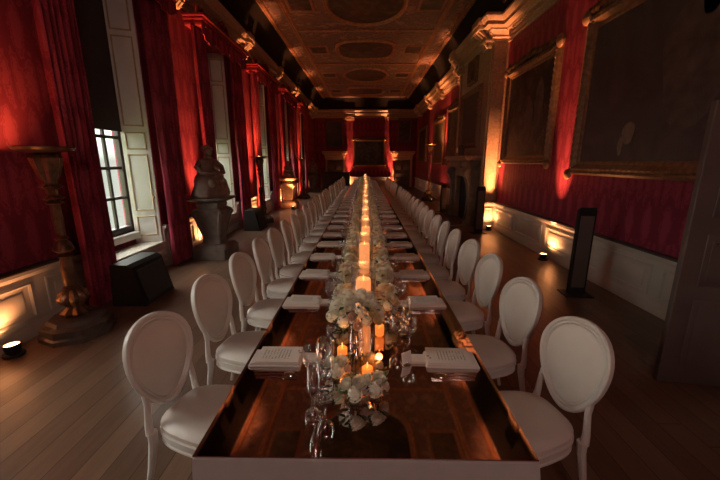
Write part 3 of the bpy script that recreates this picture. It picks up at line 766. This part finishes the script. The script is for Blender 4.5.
# ---------------------------------------------------------------- table
TY0, TY1, TH = .992, 18.9, .75; TW = .60
t = thing('banquet_table', 'long banquet table running down the centre of the gallery', 'table', (0, 0, 0))
MB().bbox(-TW+.01, TW-.01, TY0+.01, TY1-.01, .70, .735, .006).build('table_board', M['door'], t)
y = TY0+.3
while y < TY1:
    for x in (-.48, .48): MB().lathe([(.02, 0), (.022, .7)], 10, (x, y, 0)).build('leg', M['steel'], t)
    y += 2.2
# cloth with hanging sides
rings = []
def cl(z, off, amp):
    r = []
    hx = TW-.005+off; y0, y1 = TY0-off+.0, TY1+off
    def seg(p, q, n, nn, z0=z):
        z = z0 if nn[1] else .743-(.743-z0)*.46
        for k in range(n):
            u = k/n; a = amp*(math.sin(u*n*.9)*.5+math.sin(u*n*.37+1)*.5)
            r.append((p[0]+(q[0]-p[0])*u+nn[0]*a, p[1]+(q[1]-p[1])*u+nn[1]*a, z))
    seg((-hx, y0), (hx, y0), 40, (0, -1)); seg((hx, y0), (hx, y1), 320, (1, 0)); seg((hx, y1), (-hx, y1), 20, (0, 1)); seg((-hx, y1), (-hx, y0), 320, (-1, 0))
    return r
cb = MB()
outer = [cl(.743, -.005, 0), cl(.738, .003, 0), cl(.70, .006, .002), cl(.5, .014, .010), cl(.28, .022, .018)]
inner = [cl(.28, .019, .018), cl(.5, .011, .010), cl(.70, .003, .002), cl(.736, -.001, 0)]
cb.loft(outer+inner)
tag(cb.build('tablecloth', M['cloth']), 'white linen cloth hanging over the edges of the long table', 'tablecloth')
mt = MB(); mt.bbox(-TW, TW, TY0, TY1, .744, .75, .0015)
tag(mt.build('mirrored_table_top', M['mirror'], smooth=0), 'polished dark mirror sheet covering the long table, reflecting the ceiling', 'table top')

# ---------------------------------------------------------------- chairs
def make_chair():
    t = thing('oval_back_chair', 'x', 'chair', (0, 0, 0), 0, 'white oval-back dining chairs along the table')
    # seat outline (front +x)
    def outline(k, z, g=1.0):
        n = 28; r = []
        for i in range(n):
            a = 2*PI*i/n; c, s = math.cos(a), math.sin(a)
            ex = math.copysign(abs(c)**.62, c); ey = math.copysign(abs(s)**.62, s)
            hw = .215+.035*ex
            r.append((ex*.225*k+.0, ey*hw*k, z))
        return r
    mb = MB(); mb.loft([outline(.94, .35), outline(.98, .357), outline(.98, .365), outline(.955, .37), outline(.955, .395), outline(.99, .401), outline(.99, .415), outline(.93, .42)]); mb.build('seat_rail', M['chair'], t)
    mb = MB(); mb.loft([outline(.93, .415), outline(.97, .427), outline(.965, .447), outline(.88, .465), outline(.7, .478), outline(.4, .487), outline(.1, .49)]); mb.build('seat', M['chair_pad'], t)
    # back
    tilt = R(11); base = Vector((-.225, 0, .465))
    def bp(y, z, d=0):   # y across, z up from base in the plane of the back, d forward
        cv = .030*(y/.2)**2
        q = Vector((d+cv, y, z))
        return base+Vector((q.x*math.cos(tilt)-q.z*math.sin(tilt), q.y, q.z*math.cos(tilt)+q.x*math.sin(tilt)))
    n = 40; ring = []
    def ov(a):
        s = math.sin(a); wd = .188*(1+.24*s)
        return wd*math.cos(a), .255+.226*s
    pr = [(-.020, -.008), (-.020, .010), (-.012, .018), (-.004, .012), (.004, .020), (.014, .020), (.022, .012), (.024, -.004), (.018, -.016), (0, -.020), (-.014, -.016)]
    rings = []
    for k in range(n):
        a = 2*PI*k/n; y, z = ov(a); dy, dz = math.cos(a), math.sin(a)
        rings.append([bp(y+dy*o, z+dz*o, d) for o, d in pr])
    MB().loft(rings, closed_path=True).build('backrest_frame', M['chair'], t)
    mb = MB()
    def disc(f, d): return [bp(ov(2*PI*k/n)[0]*f, .255+(ov(2*PI*k/n)[1]-.255)*f, d) for k in range(n)]
    mb.loft([disc(.3, -.016), disc(.9, -.012), disc(.93, 0), disc(.9, .010), disc(.84, .016), disc(.6, .022), disc(.25, .024)]); mb.build('backrest_pad', M['chair_pad'], t)
    for s in (-1, 1):
        a = R(270+s*60); y, z = ov(a); p0 = bp(y*1.1, z-.0, 0)
        mb = MB(); mb.tube([p0, bp(y*1.12, z-.05), (-.222, s*.172, .45), (-.215, s*.175, .40)], [.016, .015, .018, .021], 8); mb.build('back_post', M['chair'], t)
        mb = MB(); mb.tube([(-.205, s*.172, .415), (-.21, s*.172, .35), (-.235, s*.18, .2), (-.285, s*.19, .004)], [.024, .021, .017, .012], 8); mb.build('leg', M['chair'], t)
        mb = MB(); mb.lathe([(.012, .004), (.017, .02), (.012, .04), (.015, .06), (.024, .30), (.026, .335), (.019, .345), (.019, .35), (.029, .355), (.029, .41)], 12, (.175, s*.195, 0), mod=lambda k_, z: 1+(.05*math.cos(k_*PI) if .06 < z < .33 else 0)); mb.build('leg', M['chair'], t)
    return t
YC = [1.63, 2.27, 2.90, 3.48, 4.05]
while YC[-1] < 18.0: YC.append(YC[-1]+.56)
NC = len(YC)
proto = make_chair(); ALLK[proto.name] = list(proto.children_recursive)
bpy.context.view_layer.update()
ALLK[proto.name] = [o for o in bpy.data.objects if o.parent == proto]
rnd2 = random.Random(3)
CH = dict(ang=12, off=.32, lx=-1.15, rx=1.14)
first = True
for side in (-1, 1):
    for i, y in enumerate(YC):
        a = R((12, 8, 5)[i] if i < 3 else 2+rnd2.uniform(-4, 4))
        fx = -side*math.cos(a); fy = -math.sin(a)
        bx = (CH['rx'] if side > 0 else CH['lx'])+(rnd2.uniform(-.03, .03) if i > 2 else 0)
        yy = y+(0 if side > 0 else .03)+(rnd2.uniform(-.012, .012) if i > 2 else 0)
        loc = (bx+fx*CH['off'], yy+fy*CH['off'], 0)
        rz = math.atan2(fy, fx)
        lab = 'white oval-back chair on the %s side of the table, %s' % ('left' if side < 0 else 'right', pos_words(i, NC))
        if first: proto.location = loc; proto.rotation_euler = (0, 0, rz); proto['label'] = lab; first = False
        else: copy_tree(proto, loc, rz, lab)

# ---------------------------------------------------------------- place settings
def one(name, mb, mat, label, cat, group, loc, rz=0, smooth=35):
    o = mb.build(name, mat, None, loc, smooth); o.rotation_euler = (0, 0, rz); return tag(o, label, cat, group)
# meshes
def folded(hx, hy, h, seed=0):
    mb = MB(); mb.bbox(-hx, hx, -hy, hy, 0, h*.5, .004); mb.bbox(-hx+.006, hx-.003, -hy+.004, hy-.002, h*.5, h, .004); return mb.mesh('napkin', M['napkin'])
me_nap = folded(.132, .068, .020)
mb = MB(); mb.bbox(-.110, .110, -.074, .074, 0, .006, .002); me_menu = mb.mesh('menu_booklet', M['paper'], 0)
def lathe_mesh(name, prof, mat, n=16): mb = MB(); mb.lathe(prof, n, cap=False); return mb.mesh(name, mat, 50)
def wine(h, r, bh, tip): 
    o = [(.004, .004), (.034, .002), (.036, .004), (.010, .009), (.0045, .02), (.004, h-bh-.01), (.008, h-bh), (r*.6, h-bh+.012), (r*.93, h-bh*.72), (r, h-bh*.5), (r*.95, h-bh*.25), (r*tip, h)]
    i = [(r*tip-.0015, h), (r*.95-.002, h-bh*.25), (r-.002, h-bh*.5), (r*.9-.002, h-bh*.72), (r*.55, h-bh+.018), (.003, h-bh+.012)]
    return o
me_wine = lathe_mesh('wine_glass', wine(.21, .040, .11, .78), M['clear'])
me_gob = lathe_mesh('water_goblet', wine(.17, .043, .10, .9), M['clear'])
me_flute = lathe_mesh('champagne_flute', wine(.23, .027, .15, .85), M['clear'])
def cutl(kind):
    mb = MB()
    mb.loft([[(-.10, -w_, 0), (-.10, w_, 0), (-.10, w_, .003), (-.10, -w_, .003)] if 0 else [(x, -w_, .001), (x, w_, .001), (x, w_, .004), (x, -w_, .004)] for x, w_ in ((-.10, .006), (-.08, .007), (-.02, .0035), (.02, .003), (.035, .004))])
    if kind == 'fork':
        mb.bbox(.03, .055, -.012, .012, .001, .004, .001)
        for k in range(4): mb.box(.053, .10, -.012+k*.0068, -.0088+k*.0068, .0015, .004)
    elif kind == 'knife': mb.loft([[(x, -a, .001), (x, b, .001), (x, b, .003), (x, -a, .003)] for x, a, b in ((.03, .004, .008), (.09, .005, .010), (.11, .004, .004))])
    else: mb.ball((.065, 0, .005), .02, 10, 5, (1.5, 1, .25))
    return mb.mesh(kind, M['steel'])
me_fork, me_knife, me_spoon = cutl('fork'), cutl('knife'), cutl('spoon')
mb = MB(); mb.box(-.030, .030, -.0012, .0012, 0, .055, Matrix.Translation((0, 0, .012)) @ Matrix.Rotation(R(-14), 4, 'X')); me_pc = mb.mesh('card', M['card'], 0)
mb = MB(); mb.lathe([(.016, 0), (.018, .006), (.008, .012), (.004, .02)], 12); me_pch = mb.mesh('card_holder', M['clear'])
mb = MB()
for k in range(5): mb.box(-.018, .018-rnd.random()*.012, -.0016, -.0012, .036-k*.006, .039-k*.006, Matrix.Translation((0, 0, .012)) @ Matrix.Rotation(R(-14), 4, 'X'))
mb = MB()
for cx, cy, rr in ((-.095+.2, .012, .007), (-.105+.2, .03, .006)): mb.lathe([(rr*.5, .0062), (rr, .0066), (rr, .007), (rr*.4, .0072)], 10, (cx, cy, 0))
me_crest = mb.mesh('crest', M['ink'])
mb = MB(); mb.bbox(-.048, .048, -.037, .037, 0, .014, .005); me_roll = mb.mesh('side_napkin', M['napkin'])
def put(name, me, x, y, z, rz, label, cat, group):
    o = obj(name, me, None, (x, y, z)); o.rotation_euler = (0, 0, rz); return tag(o, label, cat, group)
r3 = random.Random(11)
for side in (-1, 1):
    sw = 'left' if side < 0 else 'right'
    for i, y in enumerate(YC):
        yy = y-.04 if i == 0 else y+.05
        X = lambda u: side*(TW-u)
        rz = 0 if side < 0 else PI
        w = pos_words(i, NC)
        j = lambda a=.01: r3.uniform(-a, a)
        a0 = rz+j(.05)
        def L(s): return '%s, %s side place %s' % (s, sw, w)
        nx = X(.150+(0 if side < 0 else .012))
        put('napkin', me_nap, nx, yy, TH, a0, L('folded white napkin under a menu'), 'napkin', 'folded napkins')
        mo = put('menu_booklet', me_menu, nx+side*-.01, yy+.012, TH+.0205, a0+j(.06), L('white printed menu on a napkin'), 'menu', 'printed menus')
        if i < 12: obj('crest_mark', me_crest, mo)
        put('side_napkin', me_roll, X(.325+(0 if side < 0 else .01)), yy+.005+j(.01), TH, a0, L('small white folded linen'), 'napkin', 'small folded linens')
        if i < 16:
            for q, (mm, nm) in enumerate(((me_knife, 'knife'), (me_spoon, 'spoon'), (me_fork, 'fork'))):
                put(nm, mm, X(.16+.012*q), yy-.105-.022*q, TH, rz, L('silver '+nm), nm, 'silver cutlery')
        # glasses
        if i == 0 and side < 0: gl = [(.40, -.40, me_flute, 'champagne_flute'), (.36, -.22, me_wine, 'wine_glass'), (.41, -.10, me_gob, 'water_goblet'), (.42, -.29, me_wine, 'white_wine_glass')]
        elif i == 0: gl = [(.36, .09, me_wine, 'wine_glass'), (.41, .18, me_gob, 'water_goblet'), (.35, .25, me_flute, 'champagne_flute')]
        else: gl = [(.36, -.09, me_wine, 'wine_glass'), (.41, -.19, me_gob, 'water_goblet'), (.41, .08, me_flute, 'champagne_flute')]
        for u, v, mm, nm in gl:
            put(nm, mm, X(u+j(.015)), yy+v+j(.015), TH, 0, L('clear '+nm.replace('_', ' ')), 'glass', 'stemmed glasses')
        if side > 0 and i < 14:
            t = thing('place_card', L('upright white place card'), 'place card', (X(.385), yy-.03+j(.005), TH), R(35), 'place cards in holders')
            obj('card', me_pc, t); obj('card_holder', me_pch, t)

# ---------------------------------------------------------------- lanterns, votives
def lantern_parts():
    t = thing('hurricane_lantern', 'x', 'candle lantern', (0, 0, 0), 0, 'glass candle lanterns down the middle of the table')
    mb = MB(); mb.lathe([(.055, 0), (.074, .002), (.078, .01), (.078, .37)], 24, cap=False); mb.build('glass_cylinder', M['hurricane'], t)
    mb = MB(); mb.lathe([(.045, .012), (.047, .02), (.047, .270), (.043, .280), (.036, .270), (.01, .264)], 20); c = mb.build('pillar_candle', M['wax'], t)
    mb = MB(); mb.lathe([(.002, .264), (.005, .275), (.006, .285), (.003, .297), (.001, .305)], 8); mb.build('flame', M['flame'], t)
    return t
LY = [2.06, 3.0, 3.8, 4.6, 5.55]
while LY[-1] < 17.8: LY.append(LY[-1]+.98)
lan = lantern_parts(); ALLK[lan.name] = [o for o in bpy.data.objects if o.parent == lan]
for i, y in enumerate(LY):
    lab = 'glass cylinder lantern with glowing pillar candle, '+pos_words(i, len(LY))
    if i == 0: lan.location = (-.01, y, TH); lan['label'] = lab
    else: copy_tree(lan, (r3.uniform(-.01, .01), y, TH), 0, lab)
    if i < 8 or i % 2 == 0:
        li = bpy.data.lights.new('candle_glow', 'POINT'); li.energy = .5 if i < 8 else 1.0; li.color = (1, .45, .15); li.shadow_soft_size = .03
        lo = bpy.data.objects.new('candle_glow', li); COL.objects.link(lo); lo.location = (-.0, y, TH+.36)
def votive():
    t = thing('votive_candle', 'x', 'votive candle', (0, 0, 0), 0, 'small glowing votive candles')
    mb = MB(); mb.lathe([(.02, 0), (.032, .002), (.034, .008), (.036, .11)], 16, cap=False, mod=lambda k_, z: 1+.03*math.cos(k_*PI)); mb.build('glass_cup', M['amberglass'], t)
    mb = MB(); mb.lathe([(.018, .01), (.025, .012), (.026, .07), (.022, .074), (.004, .068)], 14); mb.build('wax', M['tealight'], t)
    mb = MB(); mb.lathe([(.002, .068), (.005, .078), (.003, .09), (.001, .1)], 8); mb.build('flame', M['flame'], t)
    return t
vt = votive(); ALLK[vt.name] = [o for o in bpy.data.objects if o.parent == vt]
VP = [(-.115, 1.59), (.012, 1.42), (.085, 1.84)]
for i, y in enumerate(LY): VP += [(.155+r3.uniform(-.01, .01), y+.30)] + ([(-.155+r3.uniform(-.01, .01), y+.42)] if i else [])
VP = sorted([v for v in VP if v[1] < 18.7], key=lambda v: v[1])
for i, (x, y) in enumerate(VP):
    near = ['at the front edge of the flowers', 'left of the front flowers', 'right of the front lantern'][i] if i < 3 else None
    lab = 'small glowing votive '+(near or '%s of the row, just beyond the lantern %s' % ('left' if x < 0 else 'right', pos_words(max(q for q in range(len(LY)) if LY[q] <= y), len(LY))))
    if i == 0: vt.location = (x, y, TH); vt['label'] = lab
    else: copy_tree(vt, (x, y, TH), 0, lab)
    if i < 3:
        li = bpy.data.lights.new('votive_glow', 'POINT'); li.energy = .22; li.color = (1, .4, .12); li.shadow_soft_size = .02
        lo = bpy.data.objects.new('votive_glow', li); COL.objects.link(lo); lo.location = (x, y, TH+.13)

# ---------------------------------------------------------------- flowers
def rose_mesh(mat, r=.032, seed=0):
    q = random.Random(seed); mb = MB(); mb.ball((0, 0, 0), r*.5, 8, 5, (1, 1, 1.1))
    for ring, (np_, rr, hh, op) in enumerate(((3, .34, .85, .15), (4, .52, .8, .3), (5, .74, .66, .45), (7, 1.0, .42, .7))):
        for k in range(np_):
            a = 2*PI*k/np_+ring*.5+q.uniform(-.15, .15); vs = []
            for i in range(4):
                v = i/3
                for j in range(4):
                    u = j/3-.5; aa = a+u*2.3/np_*3.0*(1 if i < 3 else .8)
                    rad = r*rr*(.35+.65*math.sin(min(1, v*1.1)*PI/2)) + r*.22*op*v**3
                    z = r*(-.55+v*(hh+.75))-r*.25*abs(u)*2*v
                    vs.append((rad*math.cos(aa), rad*math.sin(aa), z))
            mb.add(vs, [(i*4+j, i*4+j+1, i*4+j+5, i*4+j+4) for i in range(3) for j in range(3)])
    return mb.mesh('rose_bloom', M[mat], 60)
def puff_mesh(mat, r=.045, seed=0):
    q = random.Random(seed); mb = MB(); mb.ball((0, 0, 0), r*.7, 8, 6)
    for k in range(46):
        z = q.uniform(-.5, 1); a = q.uniform(0, 6.28); s = math.sqrt(max(0, 1-z*z)); n = Vector((s*math.cos(a), s*math.sin(a), z)); c = n*r*.85
        t1 = n.orthogonal().normalized(); t2 = n.cross(t1)
        for p in range(4):
            b = p*PI/2+a; d = t1*math.cos(b)+t2*math.sin(b); e_ = t1*math.cos(b+PI/2)+t2*math.sin(b+PI/2)
            mb.add([c, c+d*r*.16+e_*r*.1+n*r*.05, c+d*r*.27+n*r*.08, c+d*r*.16-e_*r*.1+n*r*.05], [(0, 1, 2, 3)])
    return mb.mesh('hydrangea_bloom', M[mat], 60)
BL = [('rose_bloom', rose_mesh('petal_w', .034, 1)), ('rose_bloom', rose_mesh('petal_w', .028, 2)), ('rose_bloom', rose_mesh('petal_y', .036, 3)), ('hydrangea_bloom', puff_mesh('petal_w', .05, 4)), ('rose_bloom', rose_mesh('petal_p', .026, 5)), ('hydrangea_bloom', puff_mesh('petal_w', .042, 6))]
def leaves(n, rx, ry, z0, z1, seed, mat='leaf', sz=.05):
    q = random.Random(seed); mb = MB()
    for k in range(n):
        a = q.uniform(0, 6.28); rr = math.sqrt(q.random()); c = Vector((rx*rr*math.cos(a), ry*rr*math.sin(a), q.uniform(z0, z1)))
        d = Vector((math.cos(a), math.sin(a), q.uniform(-.5, .8))).normalized(); s = d.cross(Vector((0, 0, 1))).normalized(); L = sz*q.uniform(.6, 1.3); up = s.cross(d)
        mb.add([c, c+d*L*.4+s*L*.24+up*L*.06, c+d*L*.75+s*L*.16, c+d*L, c+d*L*.75-s*L*.16, c+d*L*.4-s*L*.24+up*L*.06], [(0, 1, 2, 3), (0, 3, 4, 5)])
    return mb
def arrangement(seed, nb_, rx, ry, z0, h, big=False):
    q = random.Random(seed)
    t = thing('flower_arrangement', 'x', 'flowers', (0, 0, 0), 0, 'white flower arrangements along the table')
    vh = z0
    mb = MB(); mb.lathe([(.02, 0), (.042, .003), (.046, .02), (.036, vh*.5), (.045, vh)], 14, cap=False); mb.build('vase', M['clear'], t)
    mb = MB()
    for k in range(7): a = k*.9; mb.tube([(.018*math.cos(a), .018*math.sin(a), .012), (.02*math.cos(a+2), .02*math.sin(a+2), vh*.6), (rx*.5*math.cos(a+2), ry*.5*math.sin(a+2), vh+h*.3)], .0025, 5)
    mb.build('stems', M['leaf'], t)
    leaves(44 if rx > .05 and not big else 70 if big else 14, rx, ry, vh-.02, vh+h*.8, seed, 'leaf', .042).build('foliage', M['leaf'], t, smooth=0)
    leaves(26 if rx > .05 else 8, rx*1.15, ry*1.1, vh-.02, vh+h*.9, seed+9, sz=.034).build('pale_foliage', M['leaf_pale'], t, smooth=0)
    for k in range(nb_):
        z = (k+.5)/nb_; a = k*2.4; s = math.sqrt(1-z*z*.9)
        nm, me = BL[q.choice((0, 0, 1, 2, 3, 3, 4, 5, 5))] if big else BL[q.choice((0, 0, 1, 1, 2, 4, 5))]
        o = obj(nm, me, t, (rx*s*math.cos(a), ry*s*math.sin(a), vh+h*z*.9))
        o.scale = (.86, .86, .86)
        o.rotation_euler = Vector((s*math.cos(a), s*math.sin(a), z+.2)).to_track_quat('Z', 'Y').to_euler()
    return t
arrs = [arrangement(21, 38, .135, .12, .15, .14, True), arrangement(22, 22, .058, .095, .12, .12), arrangement(23, 19, .058, .095, .10, .11), arrangement(24, 6, .045, .045, .05, .045)]
for a in arrs: ALLK[a.name] = [o for o in bpy.data.objects if o.parent == a]
FL = [(0, -.05, 1.78, 'large cream rose and hydrangea arrangement at the front of the centrepiece'),
      (3, -.045, 1.28, 'small posy lying lowest at the front of the centrepiece'), (3, .04, 1.31, 'small blush-tipped posy beside the front votive candle'), (3, -.13, 1.44, 'little white posy left of the front votive candle')]
for i in range(len(LY)-1):
    ym = (LY[i]+LY[i+1])/2
    for s, w_ in ((-1, 'left'), (1, 'right')):
        for q, yy in enumerate((LY[i]+.06, ym, LY[i+1]-.16) if i < 4 else (LY[i]+.2, LY[i+1]-.25)):
            FL.append((1 if (q+i) % 2 else 2, s*(.13 if s < 0 else .135), yy, 'low white flowers %s of the lantern %s, %s bunch' % (w_, pos_words(i, len(LY)), ['nearest', 'middle', 'farther'][q] if i < 4 else ['nearer', 'farther'][q])))
used = set()
for k, x, y, lab in FL:
    a = arrs[k]
    if k not in used: a.location = (x, y, TH); a['label'] = lab; used.add(k)
    else: copy_tree(a, (x, y, TH), r3.choice((0, PI)) , lab)

# ---------------------------------------------------------------- world, window light, camera
w = bpy.data.worlds.new('overcast'); SC.world = w; w.use_nodes = True; nt = w.node_tree
bg = nt.nodes['Background']
g = nd(nt, 'ShaderNodeSeparateXYZ'); lk(nt, nd(nt, 'ShaderNodeTexCoord').outputs['Generated'], g.inputs[0])
lk(nt, ramp(nt, g.outputs[2], [(.0, (.88, .88, .82)), (.3, (.95, .92, .86)), (1, (.97, .94, .92))]), bg.inputs[0])
lk(nt, math_n(nt, 'MULTIPLY_ADD', math_n(nt, 'MINIMUM', math_n(nt, 'MAXIMUM', g.outputs[2], 0.0), .5), 25.0, .66), bg.inputs[1])
for i, (a, b) in enumerate(WIN):
    li = bpy.data.lights.new('daylight', 'AREA'); li.shape = 'RECTANGLE'; li.size = (b-a-.3)*S; li.size_y = (1.7 if i != 1 else 3.9)*S
    li.cycles.is_portal = True
    lo = bpy.data.objects.new('daylight_portal', li); COL.objects.link(lo)
    lo.location = (-4.5*S, (a+b)/2*S, (1.65 if i != 1 else 2.8)*S); lo.rotation_euler = (0, R(-90), 0)
# added fill behind the camera: a point light in an invented, unseen globe
t = thing('added_fill_fixture', 'added unseen globe fixture for fill light behind the camera', 'lamp', (.6, -2.0, -.8))
mb = MB(); mb.tube([(0, 0, 6.5), (0, 0, 4.3)], .012, 6); mb.build('chain', M['brass'], t)
mb = MB(); mb.lathe([(.02, 4.3), (.2, 4.25), (.22, 4.0), (.2, 3.75), (.02, 3.7)], 16); mb.build('fill_globe', M['hurricane'], t)
li = bpy.data.lights.new('added_fill_light', 'POINT'); li.energy = 85; li.color = (1, .74, .64); li.shadow_soft_size = .35
lo = bpy.data.objects.new('added_fill_light', li); COL.objects.link(lo); lo.location = (.6, -2.0, 3.2)

cam = bpy.data.cameras.new('camera'); co = bpy.data.objects.new('camera', cam); COL.objects.link(co)
co.location = (0, 0, 1.75); co.rotation_euler = (R(90-12.9), 0, R(.88)); cam.lens = 344.8/720*36; cam.sensor_width = 36; cam.clip_start = .05; cam.clip_end = 200
SC.camera = co
vs = SC.view_settings; vs.view_transform = 'Standard'; vs.look = 'None'; vs.gamma = 1; vs.use_curve_mapping = False; vs.exposure = 0.36
